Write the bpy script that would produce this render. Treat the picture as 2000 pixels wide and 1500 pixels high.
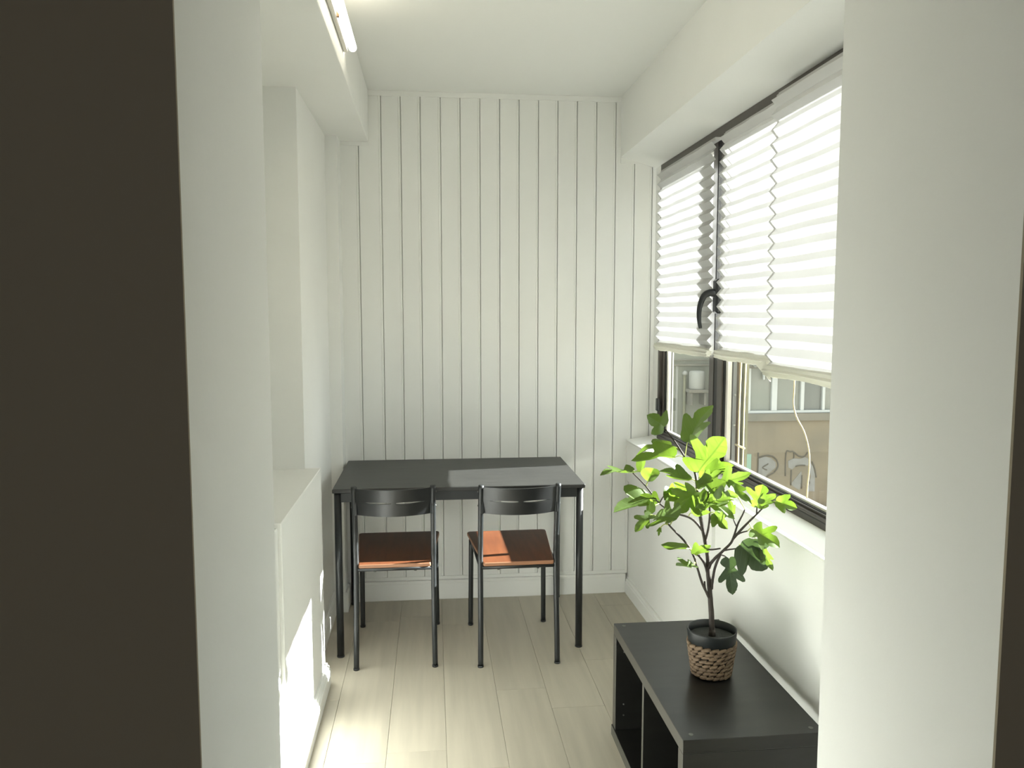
import bpy, bmesh, math, random
from mathutils import Vector, Matrix
C = bpy.context.scene.collection
for o in list(bpy.data.objects): bpy.data.objects.remove(o, do_unlink=True)
random.seed(7)
PI = math.pi

# ---------------------------------------------------------------- camera, sky, sun, exposure
cam = bpy.data.cameras.new('camera'); cam_o = bpy.data.objects.new('camera', cam); C.objects.link(cam_o)
cam.sensor_fit = 'HORIZONTAL'; cam.sensor_width = 36; cam.lens = 1532.27*36/2000
cam.clip_start = 0.05; cam.clip_end = 300
cam_o.location = (0, 0, 1.4998); cam_o.rotation_euler = (PI/2-0.0895, 0, -0.1024)
bpy.context.scene.camera = cam_o
sc = bpy.context.scene
sc.view_settings.view_transform = 'Standard'; sc.view_settings.look = 'None'
sc.view_settings.gamma = 1; sc.view_settings.use_curve_mapping = False
sc.view_settings.exposure = 1.63
w = bpy.data.worlds.new('world'); sc.world = w; w.use_nodes = True
bg = w.node_tree.nodes['Background']
bg.inputs['Color'].default_value = (0.93, 0.98, 1.0, 1); bg.inputs['Strength'].default_value = 1.0
sun = bpy.data.lights.new('sun', 'SUN'); sun.energy = 16; sun.angle = math.radians(0.53); sun.color = (1, .99, .985)
sun_o = bpy.data.objects.new('sun', sun); C.objects.link(sun_o)
sun_o.location = (6, 3.5, 5)
sun_o.rotation_euler = Vector((-1, -0.13, -0.537)).to_track_quat('-Z', 'Y').to_euler()

# ---------------------------------------------------------------- materials
def mat(name, col, rough=.6, metal=0, spec=.5, noise=None, bump=None, obj_var=0):
    m = bpy.data.materials.new(name); m.use_nodes = True
    nt = m.node_tree; b = nt.nodes['Principled BSDF']
    b.inputs['Base Color'].default_value = (*col, 1); b.inputs['Roughness'].default_value = rough
    b.inputs['Metallic'].default_value = metal; b.inputs['Specular IOR Level'].default_value = spec
    tc = nt.nodes.new('ShaderNodeTexCoord')
    if noise:                       # (scale xyz, colour b, contrast lo, hi)
        sc3, col2, lo, hi = noise
        mp = nt.nodes.new('ShaderNodeMapping'); mp.inputs['Scale'].default_value = sc3
        nt.links.new(tc.outputs['Object'], mp.inputs[0])
        n = nt.nodes.new('ShaderNodeTexNoise'); n.inputs['Scale'].default_value = 1; n.inputs['Detail'].default_value = 6
        nt.links.new(mp.outputs[0], n.inputs['Vector'])
        r = nt.nodes.new('ShaderNodeMapRange'); r.inputs[1].default_value = lo; r.inputs[2].default_value = hi
        nt.links.new(n.outputs['Fac'], r.inputs[0])
        mx = nt.nodes.new('ShaderNodeMix'); mx.data_type = 'RGBA'
        mx.inputs[6].default_value = (*col, 1); mx.inputs[7].default_value = (*col2, 1)
        nt.links.new(r.outputs[0], mx.inputs[0])
        src = mx.outputs[2]
        if obj_var:
            oi = nt.nodes.new('ShaderNodeObjectInfo'); hv = nt.nodes.new('ShaderNodeHueSaturation')
            r2 = nt.nodes.new('ShaderNodeMapRange'); r2.inputs[3].default_value = 1-obj_var; r2.inputs[4].default_value = 1+obj_var
            nt.links.new(oi.outputs['Random'], r2.inputs[0]); nt.links.new(r2.outputs[0], hv.inputs['Value'])
            nt.links.new(src, hv.inputs['Color']); src = hv.outputs[0]
            cb = nt.nodes.new('ShaderNodeVectorMath'); cb.operation = 'ADD'
            nt.links.new(tc.outputs['Object'], cb.inputs[0]); 
            ml = nt.nodes.new('ShaderNodeMath'); ml.operation = 'MULTIPLY'; ml.inputs[1].default_value = 37
            nt.links.new(oi.outputs['Random'], ml.inputs[0]); nt.links.new(ml.outputs[0], cb.inputs[1])
            nt.links.new(cb.outputs[0], mp.inputs[0])
        nt.links.new(src, b.inputs['Base Color'])
    if bump:                        # (scale, strength)
        n2 = nt.nodes.new('ShaderNodeTexNoise'); n2.inputs['Scale'].default_value = bump[0]; n2.inputs['Detail'].default_value = 4
        nt.links.new(tc.outputs['Object'], n2.inputs['Vector'])
        bp = nt.nodes.new('ShaderNodeBump'); bp.inputs['Strength'].default_value = bump[1]; bp.inputs['Distance'].default_value = .004
        nt.links.new(n2.outputs['Fac'], bp.inputs['Height']); nt.links.new(bp.outputs[0], b.inputs['Normal'])
    return m
def emis(name, col, s):
    m = bpy.data.materials.new(name); m.use_nodes = True; nt = m.node_tree
    b = nt.nodes['Principled BSDF']; b.inputs['Base Color'].default_value = (.8, .8, .8, 1)
    b.inputs['Emission Color'].default_value = (*col, 1); b.inputs['Emission Strength'].default_value = s
    return m
def glass_mat():
    m = bpy.data.materials.new('window_glass'); m.use_nodes = True; nt = m.node_tree
    nt.nodes.remove(nt.nodes['Principled BSDF']); out = nt.nodes['Material Output']
    t = nt.nodes.new('ShaderNodeBsdfTransparent'); t.inputs[0].default_value = (.93, .95, .93, 1)
    g = nt.nodes.new('ShaderNodeBsdfGlossy'); g.inputs['Roughness'].default_value = .01
    lw = nt.nodes.new('ShaderNodeLayerWeight'); lw.inputs['Blend'].default_value = .5
    pw = nt.nodes.new('ShaderNodeMath'); pw.operation = 'POWER'; pw.inputs[1].default_value = 5; nt.links.new(lw.outputs['Facing'], pw.inputs[0])
    f = nt.nodes.new('ShaderNodeMath'); f.operation = 'MULTIPLY_ADD'; f.inputs[1].default_value = .6; f.inputs[2].default_value = .025; f.use_clamp = True
    nt.links.new(pw.outputs[0], f.inputs[0])
    mx = nt.nodes.new('ShaderNodeMixShader')
    nt.links.new(f.outputs[0], mx.inputs[0]); nt.links.new(t.outputs[0], mx.inputs[1]); nt.links.new(g.outputs[0], mx.inputs[2])
    nt.links.new(mx.outputs[0], out.inputs[0]); return m
def sheet_mat(name, col, tcol, fac, rough=.7, veins=False):
    m = bpy.data.materials.new(name); m.use_nodes = True; nt = m.node_tree
    b = nt.nodes['Principled BSDF']; out = nt.nodes['Material Output']
    b.inputs['Base Color'].default_value = (*col, 1); b.inputs['Roughness'].default_value = rough
    t = nt.nodes.new('ShaderNodeBsdfTranslucent'); t.inputs[0].default_value = (*tcol, 1)
    mx = nt.nodes.new('ShaderNodeMixShader'); mx.inputs[0].default_value = fac
    nt.links.new(b.outputs[0], mx.inputs[1]); nt.links.new(t.outputs[0], mx.inputs[2]); nt.links.new(mx.outputs[0], out.inputs[0])
    if veins:
        uv = nt.nodes.new('ShaderNodeUVMap'); sp = nt.nodes.new('ShaderNodeSeparateXYZ'); nt.links.new(uv.outputs[0], sp.inputs[0])
        def M(op, a, c, cl=False):
            n = nt.nodes.new('ShaderNodeMath'); n.operation = op; n.use_clamp = cl
            for i, q in enumerate((a, c)):
                if isinstance(q, (int, float)): n.inputs[i].default_value = q
                elif q is not None: nt.links.new(q, n.inputs[i])
            return n.outputs[0]
        av = M('ABSOLUTE', sp.outputs[1], None)
        mid = M('LESS_THAN', av, .014)
        # side veins: constant u - 0.8|v|
        q = M('SUBTRACT', sp.outputs[0], M('MULTIPLY', av, .75))
        fr = M('ABSOLUTE', M('SUBTRACT', M('FRACT', M('MULTIPLY', q, 6.0), None), .5), None)
        side = M('MULTIPLY', M('LESS_THAN', fr, .06), .6)
        v = M('MAXIMUM', mid, side, True)
        for inp, c0, c1 in ((b.inputs['Base Color'], col, tuple(min(1, x*1.7+.02) for x in col)), (t.inputs[0], tcol, tuple(x*.55 for x in tcol))):
            k = nt.nodes.new('ShaderNodeMix'); k.data_type = 'RGBA'
            k.inputs[6].default_value = (*c0, 1); k.inputs[7].default_value = (*c1, 1)
            nt.links.new(v, k.inputs[0]); nt.links.new(k.outputs[2], inp)
    return m
PAINT = (.87, .872, .842)
M_ = {
 'paint': mat('white_wall_paint', PAINT, .75, spec=.3, noise=((3, 3, 3), (.85, .852, .822), .35, .7), bump=(55, .08)),
 'clad': mat('white_cladding_paint', (.85, .852, .82), .5, spec=.35, noise=((6, 6, 1.5), (.83, .832, .80), .35, .7)),
 'trimw': mat('white_trim_paint', (.87, .872, .842), .45, spec=.4),
 'ceil': mat('ceiling_paint', (.86, .862, .83), .85, spec=.2, bump=(40, .05)),
 'near': mat('near_room_shade_paint', (0.32, 0.275, 0.205), .8, spec=.2, bump=(50, .06)),  # shade of the unlit room is put into this brown colour
 'plank': mat('pale_oak_plank', (0.54, 0.495, 0.4005), .42, spec=.4, noise=((24, 1.6, 24), (0.459, 0.423, 0.342), .35, .68), obj_var=.035, bump=(90, .04)),
 'joint': mat('plank_joint', (.30, .26, .19), .8),
 'frame': mat('brown_aluminium', (.052, .043, .036), .38, spec=.5, noise=((30, 30, 30), (.062, .052, .045), .3, .7)),
 'gasket': mat('black_gasket_and_gap_shade', (.008, .008, .008), .5),
 'bead': mat('pale_glazing_bead', (.62, .60, .55), .4),
 'blackp': mat('black_plastic', (.010, .012, .014), .35),
 'glass': glass_mat(),
 'blind': sheet_mat('white_pleated_paper', (.54, .54, .535), (.86, .86, .85), .066, .8),
 'roll': sheet_mat('cream_paper_roll', (.74, .735, .66), (.80, .79, .70), .14, .8),
 'cord': mat('cream_cord', (.72, .62, .42), .7),
 'blackm': mat('black_powder_coat', (.011, .013, .014), .42, spec=.5, noise=((60, 60, 60), (.014, .016, .017), .3, .7)),
 'tabletop': mat('black_stained_tabletop', (0.0172, 0.0172, 0.01634), .40, spec=.6, noise=((5, 22, 5), (0.02494, 0.02494, 0.02322), .4, .65), bump=(28, .12)),
 'chairback': mat('black_painted_backrest', (0.01032, 0.01118, 0.01204), .38, spec=.55),
 'seat': mat('brown_stained_seat', (0.1376, 0.0473, 0.01892), .38, spec=.5, noise=((40, 5, 40), (0.0989, 0.03268, 0.01376), .35, .65)),
 'ply': mat('seat_plywood_edge', (.33, .16, .085), .5),
 'cab': mat('black_brown_laminate', (0.0086, 0.0086, 0.00817), .36, spec=.5, noise=((6, 26, 26), (0.01462, 0.01462, 0.0129), .35, .65)),
 'cabedge': mat('grey_laminate_edge', (.06, .056, .047), .45, spec=.6),  # front edges of the panels, paler than their faces
 'screw': mat('grey_cam_cover', (.12, .12, .11), .4),
 'pot': mat('black_pot_plastic', (.010, .013, .014), .42),
 'soil': mat('dark_moulded_soil', (.035, .036, .032), .85, bump=(160, .5)),
 'weave': mat('brown_seagrass', (.20, .135, .082), .7, noise=((55, 55, 150), (.115, .075, .044), .35, .65), bump=(220, .3)),
 'bark': mat('dark_brown_bark', (.035, .026, .021), .7, noise=((60, 60, 25), (.06, .048, .040), .4, .65), bump=(140, .5)),
 'leaf': sheet_mat('green_leaf', (0.0817, 0.1333, 0.03096), (0.128, 0.208, 0.022), .48, .42, True),
 'leafb': sheet_mat('bright_leaf', (0.1032, 0.1677, 0.0301), (0.150, 0.255, 0.022), .52, .42, True),
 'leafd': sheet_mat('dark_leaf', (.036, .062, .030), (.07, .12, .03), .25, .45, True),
 'petiole': mat('pale_green_stalk', (.42, .48, .13), .5),
 'tube': emis('lit_tube', (1, .93, .76), 2.5),
 'globe': emis('lit_globe', (1, .88, .60), 5),
 'fix': mat('lamp_base', (.62, .60, .54), .5),
 'stucco': mat('tan_stained_stucco', (0.1782, 0.1492, 0.1036), .9, noise=((.9, .9, 1.3), (0.1368, 0.1202, 0.08951), .35, .65), bump=(12, .2)),
 'conc': mat('grey_concrete_band', (0.1202, 0.116, 0.09531), .9, noise=((2, 2, 3), (0.1575, 0.1409, 0.1119), .35, .65)),
 'palebl': mat('pale_outbuilding_wall', (0.1948, 0.1989, 0.1616), .9, noise=((.8, .8, .8), (0.1658, 0.1699, 0.1368), .35, .65)),
 'tankw': mat('pale_tank', (0.2486, 0.2486, 0.2238), .7),
 'white': mat('white_window_frame', (0.3812, 0.3937, 0.3812), .5),
 'opane': mat('curtained_pane', (0.1575, 0.1699, 0.145), .25, noise=((1.2, 1, .8), (0.1948, 0.1948, 0.1699), .35, .65)),
 'opaned': mat('dim_pane', (0.1119, 0.1202, 0.1077), .25, noise=((1, 1, .8), (0.1326, 0.1368, 0.1243), .35, .65)),
 'roofc': mat('grey_corrugated_sheet', (0.1243, 0.1243, 0.1036), .8),
 'graf': mat('pale_grey_spray', (0.1948, 0.1948, 0.1865), .9, noise=((3, 3, 3), (0.1575, 0.1533, 0.1368), .35, .65)),
 'grafd': mat('dark_spray_line', (0.08702, 0.07874, 0.06216), .9),
 'ground': mat('yard_ground', (.28, .26, .21), .95, noise=((.5, .5, .5), (.22, .20, .16), .35, .65)),
 'brick': mat('red_brick', (0.2984, 0.1658, 0.1243), .9),
 'rust': mat('rusty_pipe', (.26, .165, .095), .8, noise=((40, 40, 6), (.19, .14, .085), .35, .65)),
 'olive': mat('olive_pipe', (.13, .135, .09), .7, noise=((20, 20, 4), (.17, .16, .10), .35, .65)),
 'guide': mat('grey_guide_rail', (.30, .31, .31), .5),
 'rivet': mat('rivet', (.62, .62, .60), .4),
 'green': mat('pale_green_paint', (0.1823, 0.2818, 0.2238), .8),
 'dkgrey': mat('dark_opening', (.14, .14, .14), .8),
 'render': mat('outer_render', (.5, .48, .42), .9),
}

# ---------------------------------------------------------------- helpers
def link(name, bm, m, parent=None, smooth=False):
    me = bpy.data.meshes.new(name)
    bmesh.ops.recalc_face_normals(bm, faces=bm.faces)
    bm.to_mesh(me); bm.free()
    for x in (m if isinstance(m, (list, tuple)) else [m]): me.materials.append(M_[x])
    if smooth:
        for p in me.polygons: p.use_smooth = True
    o = bpy.data.objects.new(name, me); C.objects.link(o)
    if parent is not None:
        o.parent = parent
        loc = parent_loc(parent)
        me.transform(Matrix.Translation(-Vector(loc)))
        LOC[o.name] = loc
    return o
LOC = {}
def parent_loc(p): return LOC.get(p.name, (0, 0, 0))
def thing(name, label, cat, loc=(0, 0, 0), group=None):
    o = bpy.data.objects.new(name, None); C.objects.link(o); o.location = loc; LOC[o.name] = loc
    o.empty_display_size = .1
    if label: o['label'] = label
    if cat: o['category'] = cat
    if group: o['group'] = group
    return o
def tag(o, label, cat, group=None):
    o['label'] = label; o['category'] = cat
    if group: o['group'] = group
    return o
def struct(o): o['kind'] = 'structure'; return o
def abox(bm, x0, x1, y0, y1, z0, z1, bev=0, mi=0):
    r = bmesh.ops.create_cube(bm, size=1)
    vs = r['verts']
    for v in vs: v.co = Vector(((x0+x1)/2+v.co.x*(x1-x0), (y0+y1)/2+v.co.y*(y1-y0), (z0+z1)/2+v.co.z*(z1-z0)))
    fs = {f for v in vs for f in v.link_faces}
    for f in fs: f.material_index = mi
    if bev:
        es = list({e for v in vs for e in v.link_edges})
        bmesh.ops.bevel(bm, geom=es, offset=bev, segments=1, affect='EDGES', profile=.5)
def box(name, m, x0, x1, y0, y1, z0, z1, parent=None, bev=0):
    bm = bmesh.new(); abox(bm, x0, x1, y0, y1, z0, z1, bev); return link(name, bm, m, parent)
def boxes(name, m, lst, parent=None, bev=0):
    bm = bmesh.new()
    for b in lst: abox(bm, *b, bev)
    return link(name, bm, m, parent)
def aprism(bm, poly, axis, a, b, mi=0):
    def mk(t, p): return {'y': (p[0], t, p[1]), 'x': (t, p[0], p[1]), 'z': (p[0], p[1], t)}[axis]
    v0 = [bm.verts.new(mk(a, p)) for p in poly]; v1 = [bm.verts.new(mk(b, p)) for p in poly]
    fs = [bm.faces.new(v0), bm.faces.new(v1[::-1])]
    n = len(poly)
    for i in range(n): fs.append(bm.faces.new((v0[i], v0[(i+1) % n], v1[(i+1) % n], v1[i])))
    for f in fs: f.material_index = mi
def prism(name, m, poly, axis, a, b, parent=None):
    bm = bmesh.new(); aprism(bm, poly, axis, a, b); return link(name, bm, m, parent)
def smoothpath(pts, k=4):
    P = [Vector(p) for p in pts]; out = []
    for i in range(len(P)-1):
        p0 = P[max(i-1, 0)]; p1 = P[i]; p2 = P[i+1]; p3 = P[min(i+2, len(P)-1)]
        for j in range(k):
            t = j/k
            out.append(.5*((2*p1)+(-p0+p2)*t+(2*p0-5*p1+4*p2-p3)*t*t+(-p0+3*p1-3*p2+p3)*t**3))
    out.append(P[-1]); return out
def atube(bm, pts, r0, r1=None, n=10, mi=0, jitter=0):
    r1 = r0 if r1 is None else r1
    P = [Vector(p) for p in pts]; rings = []
    up = None
    for i, p in enumerate(P):
        d = (P[min(i+1, len(P)-1)]-P[max(i-1, 0)]).normalized()
        if up is None:
            up = Vector((0, 0, 1)) if abs(d.z) < .9 else Vector((1, 0, 0))
        s = d.cross(up).normalized(); up = s.cross(d).normalized()
        t = i/max(1, len(P)-1); r = r0+(r1-r0)*t
        rings.append([bm.verts.new(p+(s*math.cos(2*PI*j/n)+up*math.sin(2*PI*j/n))*r*(1+jitter*random.uniform(-1, 1))) for j in range(n)])
    fs = []
    for a, b in zip(rings, rings[1:]):
        for j in range(n): fs.append(bm.faces.new((a[j], a[(j+1) % n], b[(j+1) % n], b[j])))
    fs.append(bm.faces.new(rings[0][::-1])); fs.append(bm.faces.new(rings[-1]))
    for f in fs: f.material_index = mi; f.smooth = True
def tube(name, m, pts, r0, r1=None, n=10, parent=None):
    bm = bmesh.new(); atube(bm, pts, r0, r1, n); o = link(name, bm, m, parent); return o
def alathe(bm, prof, cx, cy, n=40, mi=0):
    rings = [[bm.verts.new((cx+r*math.cos(2*PI*j/n), cy+r*math.sin(2*PI*j/n), z)) for j in range(n)] for r, z in prof]
    for a, b in zip(rings, rings[1:]):
        for j in range(n):
            f = bm.faces.new((a[j], a[(j+1) % n], b[(j+1) % n], b[j])); f.material_index = mi; f.smooth = True
    return rings

# ---------------------------------------------------------------- room shell
D = 4.05; H = 2.602
fl = struct(box('floor', 'joint', -.86, 1.25, .8, 4.2, -.12, -.0135))
seams = [-.86, -.78, -.575, -.370, -.165, .040, .245, .445, .650, .855, 1.06]
joint0 = [.9, .3, .55, .1, 2.593, 3.69, 3.005, .4, .8, .2]
for i in range(len(seams)-1):
    ys = [.8]; y = joint0[i] % 1.22
    while y < 4.04:
        if y > .85: ys.append(y)
        y += 1.22
    ys.append(4.06)
    for a, b in zip(ys, ys[1:]):
        bm = bmesh.new(); abox(bm, seams[i]+.0005, seams[i+1]-.0005, a+.0005, b-.0005, -.0135, 0, .0007)
        link('plank', bm, 'plank', fl)
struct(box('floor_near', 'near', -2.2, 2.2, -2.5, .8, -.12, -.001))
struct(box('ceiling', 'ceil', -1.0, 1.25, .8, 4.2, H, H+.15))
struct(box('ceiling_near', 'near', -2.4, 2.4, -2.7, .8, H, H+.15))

wb = struct(box('wall_back', 'clad', -1.0, 1.25, D+.013, D+.16, -.12, H))
gro = [-.452, -.352, -.240, -.142, -.045, .056, .154, .254, .354, .453, .552, .652, .752, .853, .954, 1.054, 1.149, 1.19]
def board(x0, x1, z0, z1):
    bm = bmesh.new(); g = .0009
    # a board with a small bead run along its right edge, so each joint reads as a double line
    y = D
    poly = [(x0+g, y+.013), (x0+g, y+.003), (x0+g+.0015, y), (x1-g-.0125, y), (x1-g-.011, y+.0020), (x1-g-.0090, y+.0008),
            (x1-g-.003, y+.0008), (x1-g-.001, y+.003), (x1-g, y+.013)]
    aprism(bm, poly, 'z', z0, z1); return link('cladding_board', bm, 'clad', wb)
for a, b in zip(gro, gro[1:]):
    lo = .122; hi = 2.576
    if b < -.3: hi = 2.331
    elif a > .96: hi = 2.272
    board(a, b, lo, hi)
box('cover_strip', 'clad', -.302, .979, D-.004, D+.013, 2.576, H, wb, .001)
box('cover_strip', 'clad', -.445, -.302, D-.004, D+.013, 2.331, 2.351, wb, .001)
box('cover_strip', 'clad', .979, 1.19, D-.004, D+.013, 2.270, 2.302, wb, .001)
box('cover_strip', 'clad', -.445, 1.042, D-.003, D+.013, .104, .122, wb, .001)
box('cover_strip', 'clad', 1.026, 1.040, D-.006, D+.013, .122, .80, wb, .001)

def bb_poly(t, h, s, base):     # stepped skirting profile; s = +1 grows to +coordinate
    return [(base, 0), (base+s*t, 0), (base+s*t, h*.70), (base+s*t*.80, h*.76), (base+s*t*.80, h*.86), (base+s*t*.45, h*.92), (base+s*t*.45, h), (base, h)]
bb = struct(box('baseboard_back', 'trimw', -.43, 1.03, D-.014, D+.013, 0, .087, None, .001))
box('cap', 'trimw', -.43, 1.03, D-.018, D+.013, .087, .104, bb, .002)


# left: recess, far wall section, corner pier, low ledge, beam
wl = struct(boxes('wall_left', 'paint', [(-1.0, -.86, 1.2, 3.115, 0, H), (-1.0, -.5, 3.115, D+.013, 0, H)]))
struct(box('trim_1', 'paint', -.5, -.442, 3.915, D+.013, 0, 2.351))
bm = bmesh.new()
abox(bm, -.86, -.44, 2.30, 3.13, 0, .89, .003)
lg = link('wall_left_ledge', bm, 'paint'); struct(lg)
box('ledge_return', 'paint', -.86, -.451, 1.2, 2.30, 0, .877, lg, .003)
bl = struct(prism('baseboard_left', 'trimw', bb_poly(.021, .088, 1, -.44), 'y', 2.30, 3.13))
prism('baseboard_run', 'trimw', bb_poly(.021, .088, 1, -.451), 'y', 1.2, 2.30, bl)
prism('baseboard_run', 'trimw', bb_poly(.016, .105, 1, -.5), 'y', 3.13, 3.915, bl)
prism('baseboard_run', 'trimw', [(3.915, 0), (3.901, 0), (3.901, .09), (3.908, .10), (3.915, .10)], 'x', -.5, -.428, bl)
prism('baseboard_run', 'trimw', [(-.442, 0), (-.428, 0), (-.428, .09), (-.435, .10), (-.442, .10)], 'y', 3.915, D-.014, bl)
struct(box('trim_2', 'paint', -.87, -.302, 1.2, D, 2.351, H, None, .002))

# right: parapet, apron under the sill, sill, beam, window side walls
def rx(y): return 1.044+.0125*(D-y)
bm = bmesh.new(); aprism(bm, [(rx(1.2), 1.2), (1.25, 1.2), (1.25, D+.013), (rx(D), D+.013)], 'z', -.12, .825)
struct(link('wall_right', bm, 'paint'))
bm = bmesh.new()
va = [[bm.verts.new((rx(y)+x-1, y, z)) for x, z in bb_poly(.016, .086, -1, 1.0)] for y in (1.2, D-.018)]
for k in range(8): bm.faces.new((va[0][k], va[0][(k+1) % 8], va[1][(k+1) % 8], va[1][k]))
bm.faces.new(va[0]); bm.faces.new(va[1][::-1]); struct(link('baseboard_right', bm, 'trimw'))
bm = bmesh.new(); aprism(bm, [(rx(2.805)-.014, 2.805), (rx(2.805)+.01, 2.805), (rx(D)+.01, D), (rx(D)-.014, D)], 'z', .613, .824)
struct(link('trim_3', bm, 'paint'))
bm = bmesh.new()
va = [[bm.verts.new((x, y, z)) for x, z in ((rx(y)-.016, .825), (1.172, .825), (1.172, .853), (rx(y)-.016, .833))] for y in (1.2, D)]
for k in range(4): bm.faces.new((va[0][k], va[0][(k+1) % 4], va[1][(k+1) % 4], va[1][k]))
bm.faces.new(va[0]); bm.faces.new(va[1][::-1])
bmesh.ops.bevel(bm, geom=list(bm.edges), offset=.004, segments=2, affect='EDGES', profile=.5)
struct(link('trim_4', bm, 'trimw'))
struct(prism('trim_5', 'paint', [(.979, 2.302), (1.17, 2.249), (1.25, 2.249), (1.25, H), (.979, H)], 'y', 1.2, D))
struct(boxes('wall_right_upper', 'paint', [(1.168, 1.25, 1.2, 1.25, 0.853, 2.249), (1.168, 1.25, 3.956, D+.013, .853, 2.249)]))

# wall with the opening the view goes through, and the dim room the camera stands in
wf = struct(boxes('wall_front', 'paint', [(-1.0, -.24, .802, 1.2, 0, H), (.64, 1.25, .802, 1.2, 0, H), (-.24, .64, .802, 1.2, 2.25, H)]))
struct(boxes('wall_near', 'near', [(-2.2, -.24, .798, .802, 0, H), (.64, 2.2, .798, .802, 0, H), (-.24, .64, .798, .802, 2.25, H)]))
RW = .54  # half width of an unseen rear opening, added to light the near room
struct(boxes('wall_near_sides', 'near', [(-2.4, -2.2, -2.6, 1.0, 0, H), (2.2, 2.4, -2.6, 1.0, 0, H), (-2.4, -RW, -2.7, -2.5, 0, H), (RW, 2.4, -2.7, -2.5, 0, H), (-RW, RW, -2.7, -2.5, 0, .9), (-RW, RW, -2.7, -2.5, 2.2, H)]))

# ---------------------------------------------------------------- window
win = thing('window_1', None, None, (1.2, 2.8, .853)); struct(win)
def rail(name, m, *b, bev=.002): return box(name, m, *b, parent=win, bev=bev)
rail('frame_rail', 'frame', 1.165, 1.235, 1.25, 3.956, .838, .884)
rail('frame_rail', 'frame', 1.165, 1.235, 1.25, 3.956, 2.207, 2.249)
rail('frame_stile', 'frame', 1.165, 1.235, 3.928, 3.956, .884, 2.207)
rail('frame_stile', 'frame', 1.165, 1.235, 1.25, 1.29, .884, 2.207)
rail('mullion', 'frame', 1.192, 1.235, 3.13, 3.20, .884, 2.207)
box('groove', 'gasket', 1.164, 1.17, 1.29, 3.93, .872, .875, win)
def ring(bm, x0, x1, y0, y1, z0, z1, a0, a1, c0, c1):      # closed rectangular frame: outer y0..z1, hole a0..c1
    o_ = [(y0, z0), (y1, z0), (y1, z1), (y0, z1)]; i_ = [(a0, c0), (a1, c0), (a1, c1), (a0, c1)]
    V = [[bm.verts.new((x, p[0], p[1])) for p in L] for x in (x0, x1) for L in (o_, i_)]
    for k in range(4):
        j = (k+1) % 4
        for A, B in ((V[0], V[1]), (V[1], V[3]), (V[3], V[2]), (V[2], V[0])): bm.faces.new((A[k], A[j], B[j], B[k]))
def sash(y0, y1, gl0, gl1):
    bm = bmesh.new(); ring(bm, 1.178, 1.224, y0, y1, .884, 2.207, gl0, gl1, .893, 2.188); s = link('sash', bm, 'frame', win)
    g = .007
    bm = bmesh.new(); ring(bm, 1.184, 1.219, gl0, gl1, .893, 2.188, gl0+g, gl1-g, .8955, 2.182); link('gasket', bm, 'gasket', s)
    b = .020
    bm = bmesh.new(); ring(bm, 1.193, 1.210, gl0+g, gl1-g, .8955, 2.182, gl0+g+b, gl1-g-b, .904, 2.168); link('glazing_bead', bm, 'bead', s)
    box('glass_pane', 'glass', 1.1995, 1.2025, gl0+.012, gl1-.012, .897, 2.178, s)
    return s
sash(3.185, 3.928, 3.236, 3.896)
ns = sash(1.29, 3.142, 1.37, 3.088)
box('gap_shade_strip', 'gasket', 1.180, 1.195, 3.142, 3.185, .884, 2.207, win)  # solid black strip colours in the recess shade between the sashes
# curved black lever on the near sash stile
hb = bmesh.new(); abox(hb, 1.148, 1.178, 3.090, 3.138, 1.50, 1.64, .008)
hn = link('handle', hb, 'blackp', win)
lev = smoothpath([(1.155, 3.114, 1.580), (1.132, 3.116, 1.584), (1.110, 3.12, 1.574), (1.097, 3.125, 1.545), (1.091, 3.128, 1.51), (1.092, 3.128, 1.47), (1.098, 3.128, 1.440)], 5)
hb = bmesh.new(); atube(hb, lev, .0165, .007, 12); link('lever', hb, 'blackp', hn)
box('hinge', 'blackp', 1.150, 1.166, 3.905, 3.935, 1.00, 1.065, win, .003)

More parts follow.
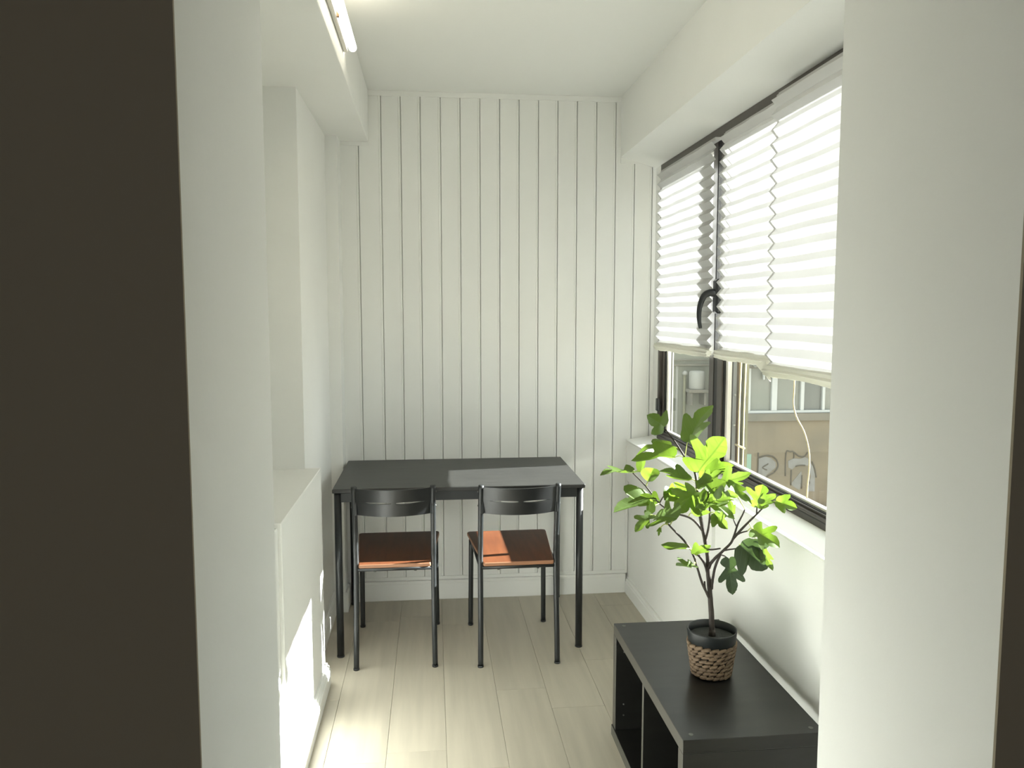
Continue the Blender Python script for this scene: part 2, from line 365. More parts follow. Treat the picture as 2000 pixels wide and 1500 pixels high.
# ---------------------------------------------------------------- pleated paper blinds
def blind(label, x, y0, y1, ztop, zbot, n, seed, amp=.0105, tilt=0.0):
    rnd = random.Random(seed)
    t = thing('pleated_blind', label, 'blind', (x, (y0+y1)/2, zbot), 'pleated paper blinds over the window')
    ys = [y0+(y1-y0)*i/24 for i in range(25)]
    bm = bmesh.new(); rows = []
    zz = [(x+.006, ztop+.012), (x+.006, ztop)]
    h = (ztop-zbot)/(2*n)
    jit = [rnd.uniform(-.0015, .0015) for _ in range(2*n+1)]
    for i in range(2*n+1): zz.append((x+(amp if i % 2 else -amp), ztop-.004-i*h*(1 if i < 2*n else 1)+jit[i]))
    for k, (xx, z) in enumerate(zz):
        f = max(0, k-2)/(2*n)
        rows.append([bm.verts.new((xx+.0012*math.sin(j*.9+k), y, z+tilt*f*((y-y0)/(y1-y0)-.5)+.0008*math.sin(j*.7+k*.4))) for j, y in enumerate(ys)])
    for a, b in zip(rows, rows[1:]):
        for j in range(len(ys)-1): bm.faces.new((a[j], a[j+1], b[j+1], b[j]))
    link('pleated_sheet', bm, 'blind', t)
    box('top_tape', 'blind', x+.0055, 1.1645, y0, y1-.016, ztop+.004, ztop+.014, t)  # widened back to the frame to stop sunlight leaking above the sheet
    # bunched pleats gathered at the foot
    bm = bmesh.new(); rings = []
    m = 40
    for j in range(m+1):
        y = y0-.004+(y1-y0+.008)*j/m
        s = .90+.07*math.sin(j*.5+seed)+rnd.uniform(-.05, .05)
        if j in (0, m): s *= .8
        zc = zbot-.008+tilt*((y-y0)/(y1-y0)-.5)-.0012*math.sin(j*.3+seed)
        prof = []
        for q in range(14):
            a = 2*PI*q/14; zig = 1+.22*(1 if q % 2 else -1)
            prof.append(bm.verts.new((x-.004+.017*s*math.cos(a)*zig, y, zc+.019*s*math.sin(a)*zig)))
        rings.append(prof)
    for a, b in zip(rings, rings[1:]):
        for q in range(14): bm.faces.new((a[q], a[(q+1) % 14], b[(q+1) % 14], b[q]))
    bm.faces.new(rings[0][::-1]); bm.faces.new(rings[-1])
    r = link('gathered_foot', bm, 'roll', t)
    bm = bmesh.new()                    # frayed paper ends
    for e, yy in ((-1, y0), (1, y1)):
        for q in range(7):
            a = rnd.uniform(-.9, .9); L = rnd.uniform(.014, .03); z = zbot-.012+rnd.uniform(-.012, .010)+e*tilt*.5
            p = Vector((x-.006+rnd.uniform(-.008, .008), yy-e*.01, z)); q2 = p+Vector((rnd.uniform(-.01, .01), e*L*.7, L*math.sin(a)*.7-.006))
            u = Vector((0, 0, rnd.uniform(.004, .008)))
            bm.faces.new([bm.verts.new(v) for v in (p, p+u, q2)])
    fe = link('frayed_end', bm, 'roll', r); fe['kind'] = 'stuff'
    return t
blind('narrow pleated white paper blind over the far pane, left of the black handle', 1.133, 3.115, 3.875, 2.190, 1.346, 18, 3)
b2 = blind('pleated white paper blind to the right of the black handle, higher lower edge', 1.141, 2.489, 3.045, 2.190, 1.346, 18, 5)
b3 = blind('pleated white paper blind nearest the camera, with a cream cord hanging below it', 1.108, 1.45, 2.500, 2.190, 1.322, 18, 8)  # near end stops short, unseen: bare strip of glass added to brighten the room
flap = bmesh.new()                     # torn flap where the two near sheets overlap
vs = [flap.verts.new(v) for v in ((1.100, 2.57, 1.325), (1.097, 2.49, 1.345), (1.093, 2.43, 1.285), (1.097, 2.445, 1.278))]
flap.faces.new(vs); link('torn_flap', flap, 'roll', b3)
cordp = smoothpath([(1.128,2.338,1.318),(1.132,2.349,1.263),(1.136,2.358,1.214),(1.14,2.342,1.175),(1.145,2.302,1.137),(1.15,2.282,1.095),(1.153,2.276,1.057),(1.156,2.282,1.015),(1.158,2.292,.965),(1.158,2.293,.927)], 5)
tube('pull_cord', 'cord', cordp, .0026, None, 8, b3)

# ---------------------------------------------------------------- table
tb = thing('dining_table', 'black rectangular table with four round legs standing against the white panelled wall', 'table', (.122, 3.695, 0))
tx0, tx1, ty0, ty1 = -.4285, .6715, 3.362, 4.030
box('tabletop', 'tabletop', tx0, tx1, ty0, ty1, .732, .750, tb, .0025)
for n_, b in (('front', (tx0+.03, tx1-.03, ty0+.014, ty0+.030, .690, .732)), ('back', (tx0+.03, tx1-.03, ty1-.030, ty1-.014, .690, .732)),
             ('l', (tx0+.012, tx0+.028, ty0+.03, ty1-.03, .690, .732)), ('r', (tx1-.028, tx1-.012, ty0+.03, ty1-.03, .690, .732))):
    box('apron', 'blackm', *b, parent=tb, bev=.001)
for x in (tx0+.021, tx1-.021):
    for y in (ty0+.021, ty1-.021):
        tube('leg', 'blackm', [(x, y, .004), (x, y, .732)], .0155, None, 18, tb)
        tube('foot_cap', 'blackp', [(x, y, 0), (x, y, .006)], .0165, None, 18, C.objects[-1])

# ---------------------------------------------------------------- chairs
def make_chair(label):
    t = thing('dining_chair', label, 'chair', (0, 0, 0), 'black metal chairs with brown seats at the table')
    sw = .1625
    for s in (-1, 1):
        p = [(s*(sw+.003), 0, .004), (s*(sw+.001), .012, .22), (s*sw, .034, .44), (s*sw, .026, .52), (s*sw, .005, .66), (s*sw, -.022, .790)]
        bm = bmesh.new(); atube(bm, smoothpath(p, 6), .0115, None, 14)
        l = link('rear_leg', bm, 'blackm', t)
        tube('foot_cap', 'blackp', [(p[0][0], 0, 0), (p[0][0], 0, .008)], .0128, None, 14, l)
        for z in (.70, .76): tube('screw', 'screw', [(s*(sw+.008), .0, z), (s*(sw+.0135), -.001, z)], .004, None, 8, l)
        bm = bmesh.new(); atube(bm, smoothpath([(s*.178, .462, .004), (s*.176, .455, .22), (s*.174, .448, .425)], 4), .0115, None, 14)
        l = link('front_leg', bm, 'blackm', t)
        tube('foot_cap', 'blackp', [(s*.178, .462, 0), (s*.178, .462, .008)], .0128, None, 14, l)
        tube('side_rail', 'blackm', [(s*(sw-.002), .036, .424), (s*.172, .448, .428)], .0095, None, 10, t)
    tube('cross_rail', 'blackm', [(-sw, .033, .424), (sw, .033, .424)], .0095, None, 10, t)
    tube('cross_rail', 'blackm', [(-.172, .448, .427), (.172, .448, .427)], .0095, None, 10, t)
    # seat: trapezoid plywood with rounded corners, edge lighter than the stain on top
    def outline(ins):
        pts = []; r = .022
        cs = [(-.150+ins, .012+ins), (.150-ins, .012+ins), (.193-ins, .500-ins), (-.193+ins, .500-ins)]
        for i, c in enumerate(cs):
            a = Vector(cs[i-1])-Vector(c); b = Vector(cs[(i+1) % 4])-Vector(c); a.normalize(); b.normalize(); c = Vector(c)
            rr = r if i > 1 else .006
            for k in range(6):
                u = k/5; pts.append((c+a*rr*(1-u)**2+b*rr*u**2))
        return pts
    bm = bmesh.new(); lo, hi = .434, .450
    P0 = outline(.002); P1 = outline(0); layers = [(lo, P0), (lo+.003, P1), (hi-.003, P1), (hi, P0)]
    rg = [[bm.verts.new((p.x, p.y, z)) for p in P] for z, P in layers]
    n = len(P0)
    for a, b in zip(rg, rg[1:]):
        for i in range(n): bm.faces.new((a[i], a[(i+1) % n], b[(i+1) % n], b[i])).material_index = 1
    bm.faces.new(rg[-1]).material_index = 0; bm.faces.new(rg[0][::-1]).material_index = 1
    link('seat', bm, ['seat', 'ply'], t)
    for x in (-.085, .085): tube('seat_bolt', 'screw', [(x, .033, .412), (x, .033, .436)], .006, None, 8, t)
    # backrest: bowed panel with two thin lens-shaped slots
    bm = bmesh.new(); N = 48; th = .009
    def bow(x): return -.050*(1-(x/.158)**2)
    def yl(z): return .005-.027*(z-.66)/.13      # rake of the posts
    def band(zf0, zf1, xs):
        r = []
        for x in xs:
            z0, z1 = zf0(x), zf1(x)
            r.append([bm.verts.new((x, bow(x)+yl(z)+dy, z)) for z, dy in ((z0, -th/2), (z1, -th/2), (z1, th/2), (z0, th/2))])
        for a, b in zip(r, r[1:]):
            for k in range(4):
                f = bm.faces.new((a[k], a[(k+1) % 4], b[(k+1) % 4], b[k])); f.smooth = False
        bm.faces.new(r[0][::-1]); bm.faces.new(r[-1])
    xs = [-.155+.310*i/N for i in range(N+1)]
    def slot(x):
        a = abs(x)
        if a < .007 or a > .128: return .00005
        return .0036*math.sin(PI*min(1, max(0, (a-.007)/.121))**.6) + .0004
    zm = .726
    band(lambda x: zm+slot(x), lambda x: .783, xs); band(lambda x: .668, lambda x: zm-slot(x), xs)
    link('backrest', bm, 'chairback', t)
    for s in (-1, 1):
        box('backrest_tab', 'blackm', min(s*.150, s*.1625), max(s*.150, s*.1625), -.016, .006, .668, .783, t, .002)
    return t
def dup(root, label):
    r = root.copy(); C.objects.link(r); r['label'] = label
    for ch in list(root.children):
        c = ch.copy(); C.objects.link(c); c.parent = r
        for g in ch.children:
            d = g.copy(); C.objects.link(d); d.parent = c
    return r
c1 = make_chair('black metal chair at the left end of the table, brown seat all in shade')
c2 = dup(c1, 'black metal chair at the right end of the table, sunlit stripe across its brown seat')
c1.location = (-.1615, 3.245, 0); c1.rotation_euler = (0, 0, 0)
c2.location = (.362, 3.222, 0); c2.rotation_euler = (0, 0, math.radians(.9))

# ---------------------------------------------------------------- low open shelf unit
cb = thing('shelf_unit', 'low black open shelf unit with two compartments under the window, plant on top', 'shelf', (.826, 2.25, 0))
cx0, cx1, cy0, cy1, ct = .632, 1.016, 1.866, 2.634, .410
def panel(name, *b):
    bm = bmesh.new(); abox(bm, *b, .0012)
    for f in bm.faces:
        c = f.calc_center_median()
        if c.x < b[0]+.001: f.material_index = 1
    return link(name, bm, ['cab', 'cabedge'], cb)
panel('top_panel', cx0, cx1, cy0, cy1, ct-.037, ct)
panel('bottom_panel', cx0-.004, cx1, cy0-.002, cy1+.004, 0, .037)
panel('side_panel', cx0, cx1, cy0, cy0+.037, .037, ct-.037)
panel('side_panel', cx0, cx1, cy1-.037, cy1, .037, ct-.037)
panel('divider', cx0+.001, cx1-.001, (cy0+cy1)/2-.008, (cy0+cy1)/2+.008, .037, ct-.037)
for x in (cx0+.030, cx1-.028):
    for y in (cy0+.026, cy1-.026):
        bm = bmesh.new(); rg = alathe(bm, [(.0065, ct-.002), (.0065, ct+.0006), (.0050, ct+.0008), (.0042, ct+.0003), (.0001, ct+.0002)], x, y, 16)
        link('cam_cover', bm, 'screw', cb)
for z in (.09, .13, .32): tube('peg_hole', 'screw', [(cx0+.03, cy1-.0385, z), (cx0+.03, cy1-.0365, z)], .003, None, 8, cb)

# ---------------------------------------------------------------- plant
PX, PY, PZ = .836, 2.222, .4105
pl = thing('potted_fig', 'leafy potted fig plant in a brown woven pot on the black shelf unit', 'plant', (PX, PY, PZ))
bm = bmesh.new()
alathe(bm, [(.0005, PZ), (.052, PZ), (.0545, PZ+.004), (.0690, PZ+.104), (.0705, PZ+.106), (.0735, PZ+.139), (.0735, PZ+.142), (.0705, PZ+.142), (.0690, PZ+.118), (.0690, PZ+.116), (.0005, PZ+.116)], PX, PY, 56)
pot = link('pot', bm, 'pot', pl)
bm = bmesh.new()
alathe(bm, [(.069, PZ+.117)]+[(.069*(1-i/8)+.0004, PZ+.118+random.uniform(-.0012, .0014)) for i in range(1, 9)], PX, PY, 40)
link('soil', bm, 'soil', pl)
bm = bmesh.new()                       # overlapping seagrass twists, ring by ring
R = 7
for r in range(R+1):
    z = PZ+.0105+r*.0128; rad = .0550+.0142*(z-PZ)/.10+.0015; m = 19
    for k in range(m):
        a0 = 2*PI*(k+.5*(r % 2))/m+random.uniform(-.03, .03)
        rr, ln, tk = random.uniform(.0056, .0074), 2*PI*rad/m*.70, .0046
        tilt = random.uniform(.18, .42)*(1 if r % 2 else .8)
        n1, n2 = 6, 6; cen = Vector((PX+rad*math.cos(a0), PY+rad*math.sin(a0), z+random.uniform(-.0012, .0012)))
        e1 = Vector((-math.sin(a0), math.cos(a0), 0)); e3 = Vector((math.cos(a0), math.sin(a0), 0)); e2 = Vector((0, 0, 1))
        ax = e1*math.cos(tilt)+e2*math.sin(tilt); ay = -e1*math.sin(tilt)+e2*math.cos(tilt)
        ring = []
        for i in range(1, n1):
            t = PI*i/n1
            ring.append([bm.verts.new(cen-ax*math.cos(t)*ln+(ay*math.cos(2*PI*j/n2)*rr+e3*math.sin(2*PI*j/n2)*tk)*math.sin(t)**.7) for j in range(n2)])
        for a, b in zip(ring, ring[1:]):
            for j in range(n2): bm.faces.new((a[j], a[(j+1) % n2], b[(j+1) % n2], b[j])).smooth = True
        bm.faces.new(ring[0][::-1]); bm.faces.new(ring[-1])
wv = link('woven_cover', bm, 'weave', pl); wv['kind'] = 'stuff'; wv['label'] = 'brown woven seagrass cover around the black pot'
STEMS = [
 ([(0.838,2.225,0.533),(0.833,2.225,0.61),(0.827,2.226,0.674),(0.822,2.228,0.729),(0.82,2.23,0.775),(0.81,2.232,0.83),(0.797,2.235,0.892),(0.794,2.255,0.966),(0.794,2.28,1.016),(0.787,2.3,1.039),(0.774,2.32,1.059),(0.76,2.37,1.096),(0.735,2.41,1.137)],0.0085,0.002),
 ([(0.82,2.228,0.724),(0.809,2.225,0.754),(0.788,2.22,0.781),(0.765,2.21,0.798),(0.735,2.2,0.834),(0.708,2.19,0.861),(0.681,2.18,0.889)],0.0045,0.0025),
 ([(0.832,2.225,0.633),(0.816,2.22,0.664),(0.797,2.21,0.7),(0.78,2.2,0.744),(0.772,2.205,0.774),(0.764,2.21,0.794)],0.004,0.003),
 ([(0.816,2.22,0.665),(0.809,2.215,0.682),(0.806,2.212,0.702)],0.003,0.0028),
 ([(0.803,2.232,0.852),(0.791,2.25,0.87),(0.776,2.28,0.881),(0.742,2.33,0.885),(0.711,2.37,0.904),(0.678,2.41,0.95),(0.645,2.45,0.986)],0.0042,0.002),
 ([(0.711,2.37,0.904),(0.725,2.375,0.924),(0.737,2.38,0.935)],0.0025,0.0018),
 ([(0.823,2.228,0.733),(0.827,2.222,0.753),(0.838,2.21,0.775),(0.856,2.2,0.798),(0.876,2.19,0.825),(0.884,2.185,0.852),(0.891,2.18,0.883),(0.902,2.175,0.911),(0.908,2.172,0.929)],0.0052,0.002),
 ([(0.833,2.225,0.674),(0.833,2.218,0.708),(0.838,2.21,0.75),(0.849,2.203,0.786)],0.0045,0.004),
 ([(0.881,2.187,0.838),(0.896,2.175,0.864),(0.915,2.16,0.894),(0.935,2.15,0.92),(0.951,2.14,0.943)],0.0042,0.002),
 ([(0.935,2.15,0.92),(0.934,2.148,0.933),(0.934,2.146,0.944)],0.0025,0.0018),
 ([(0.89,2.182,0.873),(0.884,2.19,0.89),(0.881,2.195,0.904)],0.0025,0.0016),
 ([(0.881,2.187,0.841),(0.894,2.17,0.859),(0.909,2.15,0.871)],0.003,0.0018),
 ([(0.812,2.232,0.821),(0.814,2.215,0.858),(0.814,2.205,0.892),(0.81,2.195,0.933),(0.799,2.19,0.996),(0.788,2.185,1.037)],0.0038,0.0018),
 ([(0.819,2.229,0.795),(0.824,2.2,0.803),(0.84,2.18,0.812)],0.003,0.0022),
 ([(0.856,2.2,0.799),(0.868,2.18,0.808),(0.888,2.16,0.817)],0.0028,0.0018),
 ([(0.849,2.203,0.786),(0.858,2.19,0.785),(0.868,2.185,0.777)],0.0022,0.0016),
]
LEAVES = [
 ((0.735,2.41,1.137),(0.735,2.41,1.14),(0.676,2.38,1.181),1.15,3,-10,0.35,'g'),
 ((0.774,2.32,1.059),(0.778,2.31,1.11),(0.832,2.27,1.235),0.713,3,35,0.25,'g'),
 ((0.794,2.28,1.016),(0.8,2.27,1.021),(0.858,2.22,1.137),1.15,5,20,0.2,'b'),
 ((0.772,2.335,1.071),(0.747,2.39,1.081),(0.648,2.46,1.057),0.805,3,70,0.3,'g'),
 ((0.774,2.32,1.056),(0.745,2.33,1.058),(0.606,2.33,1.059),0.862,3,62,0.25,'b'),
 ((0.645,2.45,0.986),(0.648,2.45,0.991),(0.533,2.43,0.994),0.92,5,76,0.15,'g'),
 ((0.645,2.45,0.986),(0.675,2.46,0.986),(0.685,2.49,1.041),0.632,1,40,0.1,'g'),
 ((0.678,2.41,0.95),(0.688,2.41,0.966),(0.695,2.39,1.02),1.092,1,15,0.5,'b'),
 ((0.793,2.266,0.992),(0.772,2.27,0.998),(0.667,2.25,1.043),0.483,3,40,0.25,'g'),
 ((0.698,2.382,0.919),(0.69,2.39,0.911),(0.562,2.34,0.913),0.862,3,55,0.6,'g'),
 ((0.795,2.257,0.973),(0.794,2.29,0.963),(0.716,2.34,0.948),0.805,3,66,0.2,'b'),
 ((0.737,2.38,0.935),(0.757,2.36,0.935),(0.715,2.32,0.93),1.15,1,20,0.3,'g'),
 ((0.789,2.24,0.973),(0.776,2.225,0.973),(0.706,2.19,0.922),1.15,5,0,0.25,'b'),
 ((0.807,2.197,0.941),(0.81,2.2,0.986),(0.789,2.18,0.928),0.69,1,20,0.2,'g'),
 ((0.81,2.195,0.933),(0.797,2.17,0.958),(0.86,2.12,0.924),0.713,3,40,0.35,'b'),
 ((0.812,2.2,0.909),(0.82,2.18,0.917),(0.844,2.14,0.881),0.977,3,5,0.2,'g'),
 ((0.687,2.185,0.883),(0.703,2.17,0.912),(0.604,2.12,0.937),0.977,5,35,0.45,'g'),
 ((0.681,2.18,0.889),(0.633,2.19,0.916),(0.579,2.17,0.876),0.805,5,25,0.3,'g'),
 ((0.711,2.37,0.904),(0.662,2.33,0.884),(0.667,2.3,0.936),0.632,1,30,0.2,'b'),
 ((0.682,2.18,0.887),(0.658,2.18,0.88),(0.649,2.17,0.858),0.575,3,20,0.2,'b'),
 ((0.788,2.185,1.037),(0.77,2.17,1.007),(0.824,2.13,1.057),0.575,3,45,0.25,'g'),
 ((0.809,2.192,0.972),(0.814,2.16,0.999),(0.897,2.11,1.056),0.69,5,40,0.15,'g'),
 ((0.908,2.172,0.929),(0.841,2.14,1.018),(0.9,2.1,0.962),0.483,3,30,0.15,'b'),
 ((0.934,2.146,0.944),(0.932,2.14,0.944),(0.939,2.12,1.019),1.092,5,5,0.3,'b'),
 ((0.951,2.14,0.943),(0.979,2.12,0.964),(1.028,2.09,0.951),0.977,3,10,0.25,'b'),
 ((0.951,2.14,0.943),(0.935,2.13,0.954),(0.969,2.1,0.991),0.805,3,30,0.3,'g'),
 ((0.909,2.15,0.871),(0.918,2.13,0.881),(0.976,2.08,0.846),0.977,5,20,0.4,'b'),
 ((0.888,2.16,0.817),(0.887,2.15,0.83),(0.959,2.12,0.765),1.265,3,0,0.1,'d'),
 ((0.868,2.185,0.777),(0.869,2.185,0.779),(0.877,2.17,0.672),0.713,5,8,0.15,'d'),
 ((0.776,2.205,0.785),(0.768,2.2,0.791),(0.802,2.16,0.836),0.805,3,40,0.3,'g'),
 ((0.765,2.21,0.794),(0.743,2.19,0.811),(0.651,2.15,0.839),0.345,1,45,0.1,'g'),
 ((0.772,2.2,0.763),(0.762,2.19,0.76),(0.701,2.16,0.775),0.862,5,60,0.2,'g'),
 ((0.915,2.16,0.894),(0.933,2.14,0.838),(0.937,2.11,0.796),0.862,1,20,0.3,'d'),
 ((0.937,2.13,0.856),(0.943,2.12,0.829),(0.964,2.1,0.765),0.575,3,25,0.2,'g'),
 ((0.79,2.24,1.008),(0.785,2.21,1.013),(0.814,2.15,0.986),1.035,3,25,0.3,'g'),
 ((0.737,2.38,0.935),(0.734,2.34,0.935),(0.766,2.29,0.962),0.977,3,30,0.3,'b'),
 ((0.762,2.24,0.895),(0.763,2.21,0.911),(0.775,2.16,0.97),0.92,3,20,0.25,'g'),
 ((0.81,2.195,0.933),(0.808,2.15,0.963),(0.86,2.1,0.997),0.805,3,35,0.3,'g'),
 ((0.711,2.37,0.904),(0.707,2.38,0.898),(0.656,2.39,0.935),0.92,3,35,0.3,'g'),
 ((0.788,2.185,1.037),(0.796,2.19,1.038),(0.868,2.17,1.067),0.69,3,30,0.3,'b'),
 ((0.881,2.195,0.904),(0.884,2.2,0.909),(0.878,2.22,0.947),0.92,3,30,0.3,'g'),
]
tk = None
for i, (pts, r0, r1) in enumerate(STEMS):
    bm = bmesh.new(); atube(bm, smoothpath(pts, 4), r0, r1, 9, 0, .06)
    o = link('trunk' if i == 0 else 'branch', bm, 'bark', pl if i == 0 else tk)
    if i == 0:
        tk = o
        o2 = tube('trunk_collar', 'bark', [(pts[0][0], pts[0][1], PZ+.114), (pts[0][0], pts[0][1], PZ+.14)], .0115, .0085, 12, tk)
HALF = {5: [(0, 0), (-.06, .10), (-.03, .25), (.06, .37), (.15, .31), (.23, .18), (.33, .28), (.46, .44), (.60, .50), (.63, .38), (.55, .19), (.68, .22), (.82, .19), (.93, .10), (1, 0)],
        3: [(0, 0), (-.04, .12), (.03, .25), (.18, .34), (.36, .45), (.53, .50), (.56, .37), (.51, .21), (.64, .24), (.80, .20), (.92, .10), (1, 0)],
        1: [(0, 0), (.0, .18), (.12, .36), (.33, .48), (.55, .46), (.75, .34), (.90, .17), (1, 0)]}
CAMP = Vector((0, 0, 1.5))
for i, (att, base, tip, wd, lobes, roll, bend, kd) in enumerate(LEAVES):
    rnd = random.Random(100+i)
    att, base, tip = Vector(att), Vector(base), Vector(tip)
    ex = tip-base; L = ex.length; ex.normalize()
    view = (CAMP-base).normalized(); ez = (view-ex*view.dot(ex)).normalized(); ey = ez.cross(ex)
    q = Matrix.Rotation(math.radians(roll)*(1 if i % 2 else -1), 3, ex); ey = q @ ey; ez = q @ ez
    if ez.z < -.2: ez = -ez; ey = -ey
    half = HALF[lobes]
    hp = [Vector((p.x, p.y)) for p in smoothpath([(a, b, 0) for a, b in half], 3)]
    out = hp+[Vector((p.x, -p.y)) for p in hp[-2:0:-1]]
    out = [p+Vector((rnd.uniform(-.008, .008), rnd.uniform(-.010, .010))) for p in out]
    c = Vector((.34 if lobes > 1 else .4, 0)); out[0] = Vector((0, 0))
    bm = bmesh.new(); uvl = bm.loops.layers.uv.new('UVMap'); uvs = {}
    fold = rnd.uniform(.25, .55); ph = rnd.uniform(0, 6)
    def pos(p):
        y = p.y*wd; x = p.x
        z = fold*abs(y)-bend*.55*(x-.1)**2+.035*math.sin(7*x+ph+4*y)
        v = bm.verts.new(base+(ex*x+ey*y+ez*z)*L); uvs[v] = (x, y/max(wd, .01)*.9); return v
    cv = pos(c); rings = []
    for f in (.38, .72, 1.0): rings.append([pos(c+(p-c)*f) for p in out])
    n = len(out)
    for j in range(n): bm.faces.new((cv, rings[0][j], rings[0][(j+1) % n]))
    for a, b in zip(rings, rings[1:]):
        for j in range(n): bm.faces.new((a[j], b[j], b[(j+1) % n], a[(j+1) % n]))
    for f in bm.faces:
        f.smooth = True
        for l in f.loops: l[uvl].uv = uvs[l.vert]
    mid = (att+base)/2+Vector((0, 0, .006))
    if (att-base).length > .004: atube(bm, smoothpath([att, mid, base, base+ex*L*.05], 3), .0016, .0012, 6, 1)
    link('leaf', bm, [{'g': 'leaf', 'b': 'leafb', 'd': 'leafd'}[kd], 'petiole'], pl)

# ---------------------------------------------------------------- lamps
tl = thing('tube_lamp', 'lit slim tube lamp along the white beam at upper left', 'lamp', (-.29, 2.2, 2.45))
box('lamp_base', 'fix', -.302, -.287, 1.45, 2.93, 2.425, 2.475, tl, .003)
bm = bmesh.new(); atube(bm, [(-.271, 1.5, 2.45), (-.271, 2.93, 2.45), (-.271, 2.955, 2.45)], .0145, .0145, 16)
link('tube', bm, 'tube', tl)
for y in (2.60, 1.9): box('clip', 'rust', -.288, -.279, y, y+.012, 2.43, 2.47, tl)
gl = thing('globe_lamp', 'small lit globe lamp on the white ceiling beyond the frame', 'lamp', (-.13, 2.40, H))
bm = bmesh.new(); alathe(bm, [(.0005, H), (.045, H), (.045, H-.02), (.0005, H-.02)], -.13, 2.40, 24); link('lamp_base', bm, 'fix', gl)
bm = bmesh.new(); alathe(bm, [(.048*math.sin(PI*i/12)+.0003, H-.062-.048*math.cos(PI*i/12)) for i in range(13)], -.13, 2.40, 24); link('globe', bm, 'globe', gl)

# ---------------------------------------------------------------- outside
struct(box('ground', 'ground', -4, 40, -20, 45, -3.25, -3.05))
ev = struct(box('trim_6', 'render', 1.25, 1.25+.01, .8, 3.16, 2.25, 2.34))
box('deep_hood', 'render', 1.25, 1.25+.14, 3.16, 4.3, 2.25, 2.36, ev)
struct(box('wall_outer', 'render', 1.25, 1.30, .8, 4.3, -3.05, .80))
jt = thing('outer_jamb_trim', 'layered grey, rusty and olive upright strips outside the window beside the dark mullion', 'trim', (1.255, 3.12, .85))
gd = box('guide_rail', 'guide', 1.236, 1.252, 3.112, 3.172, .85, 2.24, jt)
for z in (1.04, 1.165): tube('rivet', 'rivet', [(1.244, 3.106, z), (1.244, 3.114, z)], .005, None, 8, gd)
box('rusty_strip', 'rust', 1.252, 1.262, 3.092, 3.165, .85, 2.24, jt)
box('olive_strip', 'olive', 1.262, 1.272, 3.036, 3.160, .85, 2.24, jt)
wc = thing('washing_cord', 'pair of pale yellow hanging cords joined by a short crossbar outside the window', 'cord', (1.236, 3.0, .7))
for yc in (3.030, 2.982):
    tube('cord', 'cord', smoothpath([(1.234, yc, 2.26), (1.234, yc-.004, 1.4), (1.234, yc+.003, 1.1), (1.234, yc, .7)], 6), .003, None, 6, wc)
tube('crossbar', 'cord', [(1.230, 2.962, .968), (1.230, 3.058, .968)], .004, None, 6, wc)

FY = 17.0
nb = thing('neighbour_building', 'tan stained building with a band of white framed windows and corrugated roof edge outside', 'building', (9.5, FY, -3.05))
def fx(u): return 7.042+(u-1457)*.01209
def fz(v): return .356-(v-712)*.01179
x0, x1 = fx(1456), fx(1760)
box('wall', 'stucco', x0, x1, FY, FY+4, -3.05, fz(820), nb)
box('ledge', 'conc', x0-.03, x1, FY-.08, FY+.3, fz(821), fz(806), nb, .01)
box('wall_upper', 'conc', x0, x1, FY+.16, FY+4, fz(806), fz(700), nb)
box('window_rail', 'white', x0, x1, FY-.02, FY+.12, fz(806), fz(801), nb, .005)
us = [1465, 1514, 1569, 1611, 1660, 1706, 1752]
for k, u in enumerate(us):
    wd = (.06, .13, .085, .065, .1, .065, .085)[k]
    box('mullion', 'white', fx(u)-wd/2, fx(u)+wd/2, FY-.01, FY+.12, fz(801), fz(719), nb, .006)
ed = [1456]+us
for k in range(len(us)):
    box('pane', 'opaned' if k in (3, 5) else 'opane', fx(ed[k])+.02, fx(us[k])-.02, FY+.06, FY+.09, fz(801), fz(719), nb)
box('lintel', 'conc', x0, x1, FY-.01, FY+.3, fz(720), fz(714), nb, .01)
box('vent_box', 'conc', fx(1498), fx(1512), FY-.05, FY+.02, fz(737), fz(722), nb, .008)
box('vent_pipe', 'white', fx(1490), fx(1493), FY-.05, FY+.02, fz(741), fz(722), nb, .008)
bm = bmesh.new(); rows = [[], []]
for i in range(121):
    x = x0-.02+(x1-x0+.2)*i/120; z = .035*math.sin(i*1.35)
    for r, (y, dz) in enumerate(((FY-.35, fz(714)), (FY+4.2, fz(700)+.9))): rows[r].append((bm.verts.new((x, y, dz+z)), bm.verts.new((x, y, dz+z+.03))))
for i in range(120):
    for k in (0, 1): bm.faces.new((rows[0][i][k], rows[0][i+1][k], rows[1][i+1][k], rows[1][i][k]))
    for r in (0, 1): bm.faces.new((rows[r][i][0], rows[r][i+1][0], rows[r][i+1][1], rows[r][i][1]))
link('corrugated_roof', bm, 'roofc', nb)
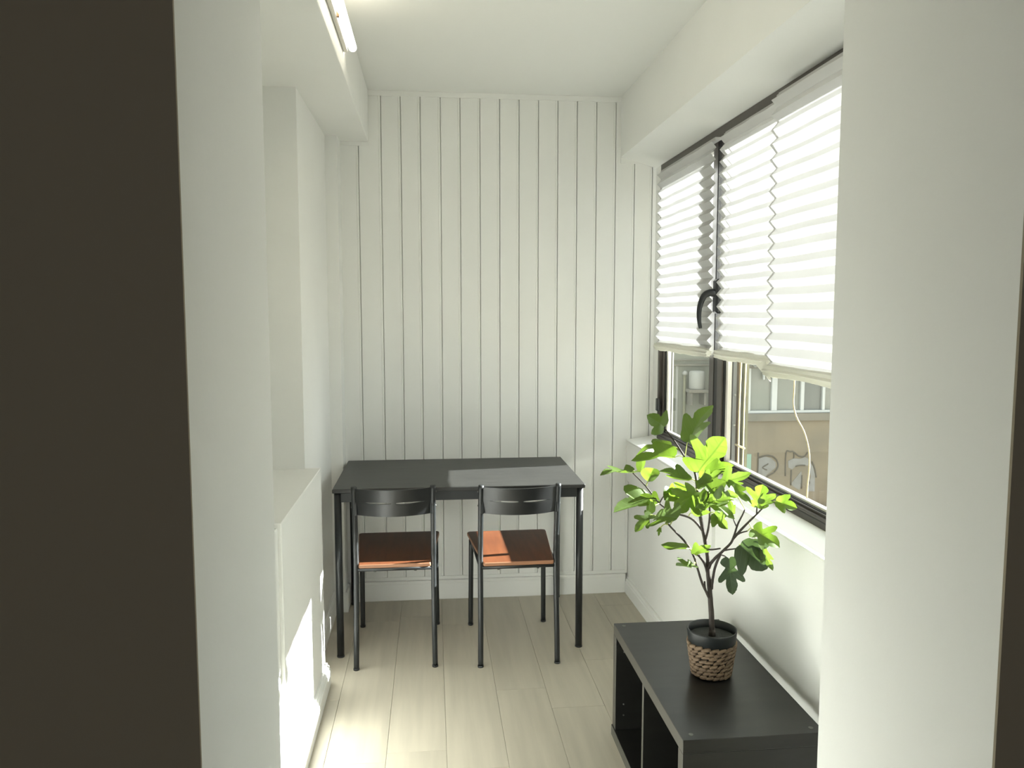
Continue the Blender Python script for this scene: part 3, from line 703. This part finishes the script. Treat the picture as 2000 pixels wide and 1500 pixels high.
# painted letters sprayed on the wall
bm = bmesh.new()
for pts in ([(720, 450), (830, 420), (930, 450), (1000, 520), (1005, 600), (930, 670), (860, 720), (830, 760), (720, 760)],
            [(1205, 500), (1290, 460), (1400, 470), (1480, 440), (1560, 480), (1540, 580), (1400, 580), (1330, 590), (1280, 640), (1215, 610)],
            [(1430, 670), (1350, 770), (1262, 880), (1330, 940), (1412, 985), (1440, 800)],
            [(1550, 500), (1620, 600), (1660, 740), (1660, 1010), (1540, 1010), (1560, 900), (1590, 760), (1560, 640)]):
    bm = bmesh.new(); aprism(bm, [(fx(1400+a/8.333), fz(840+b/8.333)) for a, b in pts], 'y', FY-.006, FY+.02)
    link('graffiti_fill', bm, 'graf', nb)
bm = bmesh.new()
for pts in ([(712, 355), (712, 660), (690, 740)], [(712, 440), (790, 415), (870, 405), (960, 430), (1025, 500), (1040, 590), (980, 680), (890, 735), (840, 790)], [(860, 640), (790, 600), (880, 540)],
            [(1168, 745), (1168, 365), (1240, 352), (1290, 352), (1300, 420), (1295, 460)], [(1300, 360), (1350, 405), (1400, 432), (1470, 432), (1525, 365)],
            [(1330, 590), (1400, 575), (1490, 578)], [(1262, 650), (1262, 900)], [(1440, 740), (1440, 960)], [(1545, 835), (1570, 860), (1550, 910), (1530, 960)], [(1600, 520), (1650, 640), (1680, 780)]):
    q = smoothpath([(fx(1400+a/8.333), FY-.004, fz(840+b/8.333)) for a, b in pts], 4)
    bm = bmesh.new(); atube(bm, q, .016, .016, 5); link('graffiti_line', bm, 'grafd', nb)
box('low_door', 'green', fx(1460), fx(1472), FY-.02, FY+.1, -3.05, fz(885), nb, .01)
box('low_door_gap', 'dkgrey', x0+.01, fx(1459.5), FY-.01, FY+.1, -3.05, fz(885), nb)
for k in range(9):
    box('brick', 'brick', fx(1586)+k*.26, fx(1586)+k*.26+.24, FY-.35+.03*(k % 2), FY-.1, -3.05, -2.87-.05*(k % 3), nb, .01)

PYY = 19.0
pb = thing('outbuilding', 'pale grey outbuilding seen through the far pane, with a whitish tank on its wall', 'building', (5.2, PYY, -3.05))
box('wall', 'palebl', 3.6, 6.98, PYY, PYY+3, -3.05, 1.5, pb)
box('roof', 'roofc', 3.4, 7.0, PYY-.25, PYY+3.2, 1.5, 1.62, pb, .01)
box('ledge', 'conc', 5.9, 6.98, PYY-.08, PYY, .20, .25, pb, .01)
box('ledge', 'conc', 5.9, 6.98, PYY-.05, PYY, .33, .36, pb, .01)
box('corner_strip', 'tankw', 6.91, 6.98, PYY-.06, PYY, -3.05, 1.5, pb, .008)
box('corner_strip', 'tankw', 6.06, 6.12, PYY-.03, PYY, -3.05, .20, pb, .008)
bm = bmesh.new(); alathe(bm, [(.0005, -.36), (.18, -.36), (.195, -.33), (.195, .04), (.17, .085), (.0005, .10)], 6.53, PYY-.22, 28)
link('tank', bm, 'tankw', pb)
sh = box('tank_shelf', 'conc', 6.27, 6.76, PYY-.45, PYY, -.44, -.36, pb, .01)
for x in (6.32, 6.66): box('bracket', 'conc', x, x+.06, PYY-.42, PYY-.02, -.75, -.44, sh, .01)
bm = bmesh.new(); atube(bm, [(6.26, PYY-.1, -3.05), (6.26, PYY-.1, -.02)], .04, None, 10); link('vent_pipe', bm, 'olive', pb)
bm = bmesh.new(); alathe(bm, [(.0005, -.02), (.06, -.02), (.07, .02), (.05, .07), (.0005, .09)], 6.26, PYY-.1, 16); link('pipe_cap', bm, 'tankw', pb)
bpy.context.view_layer.update()
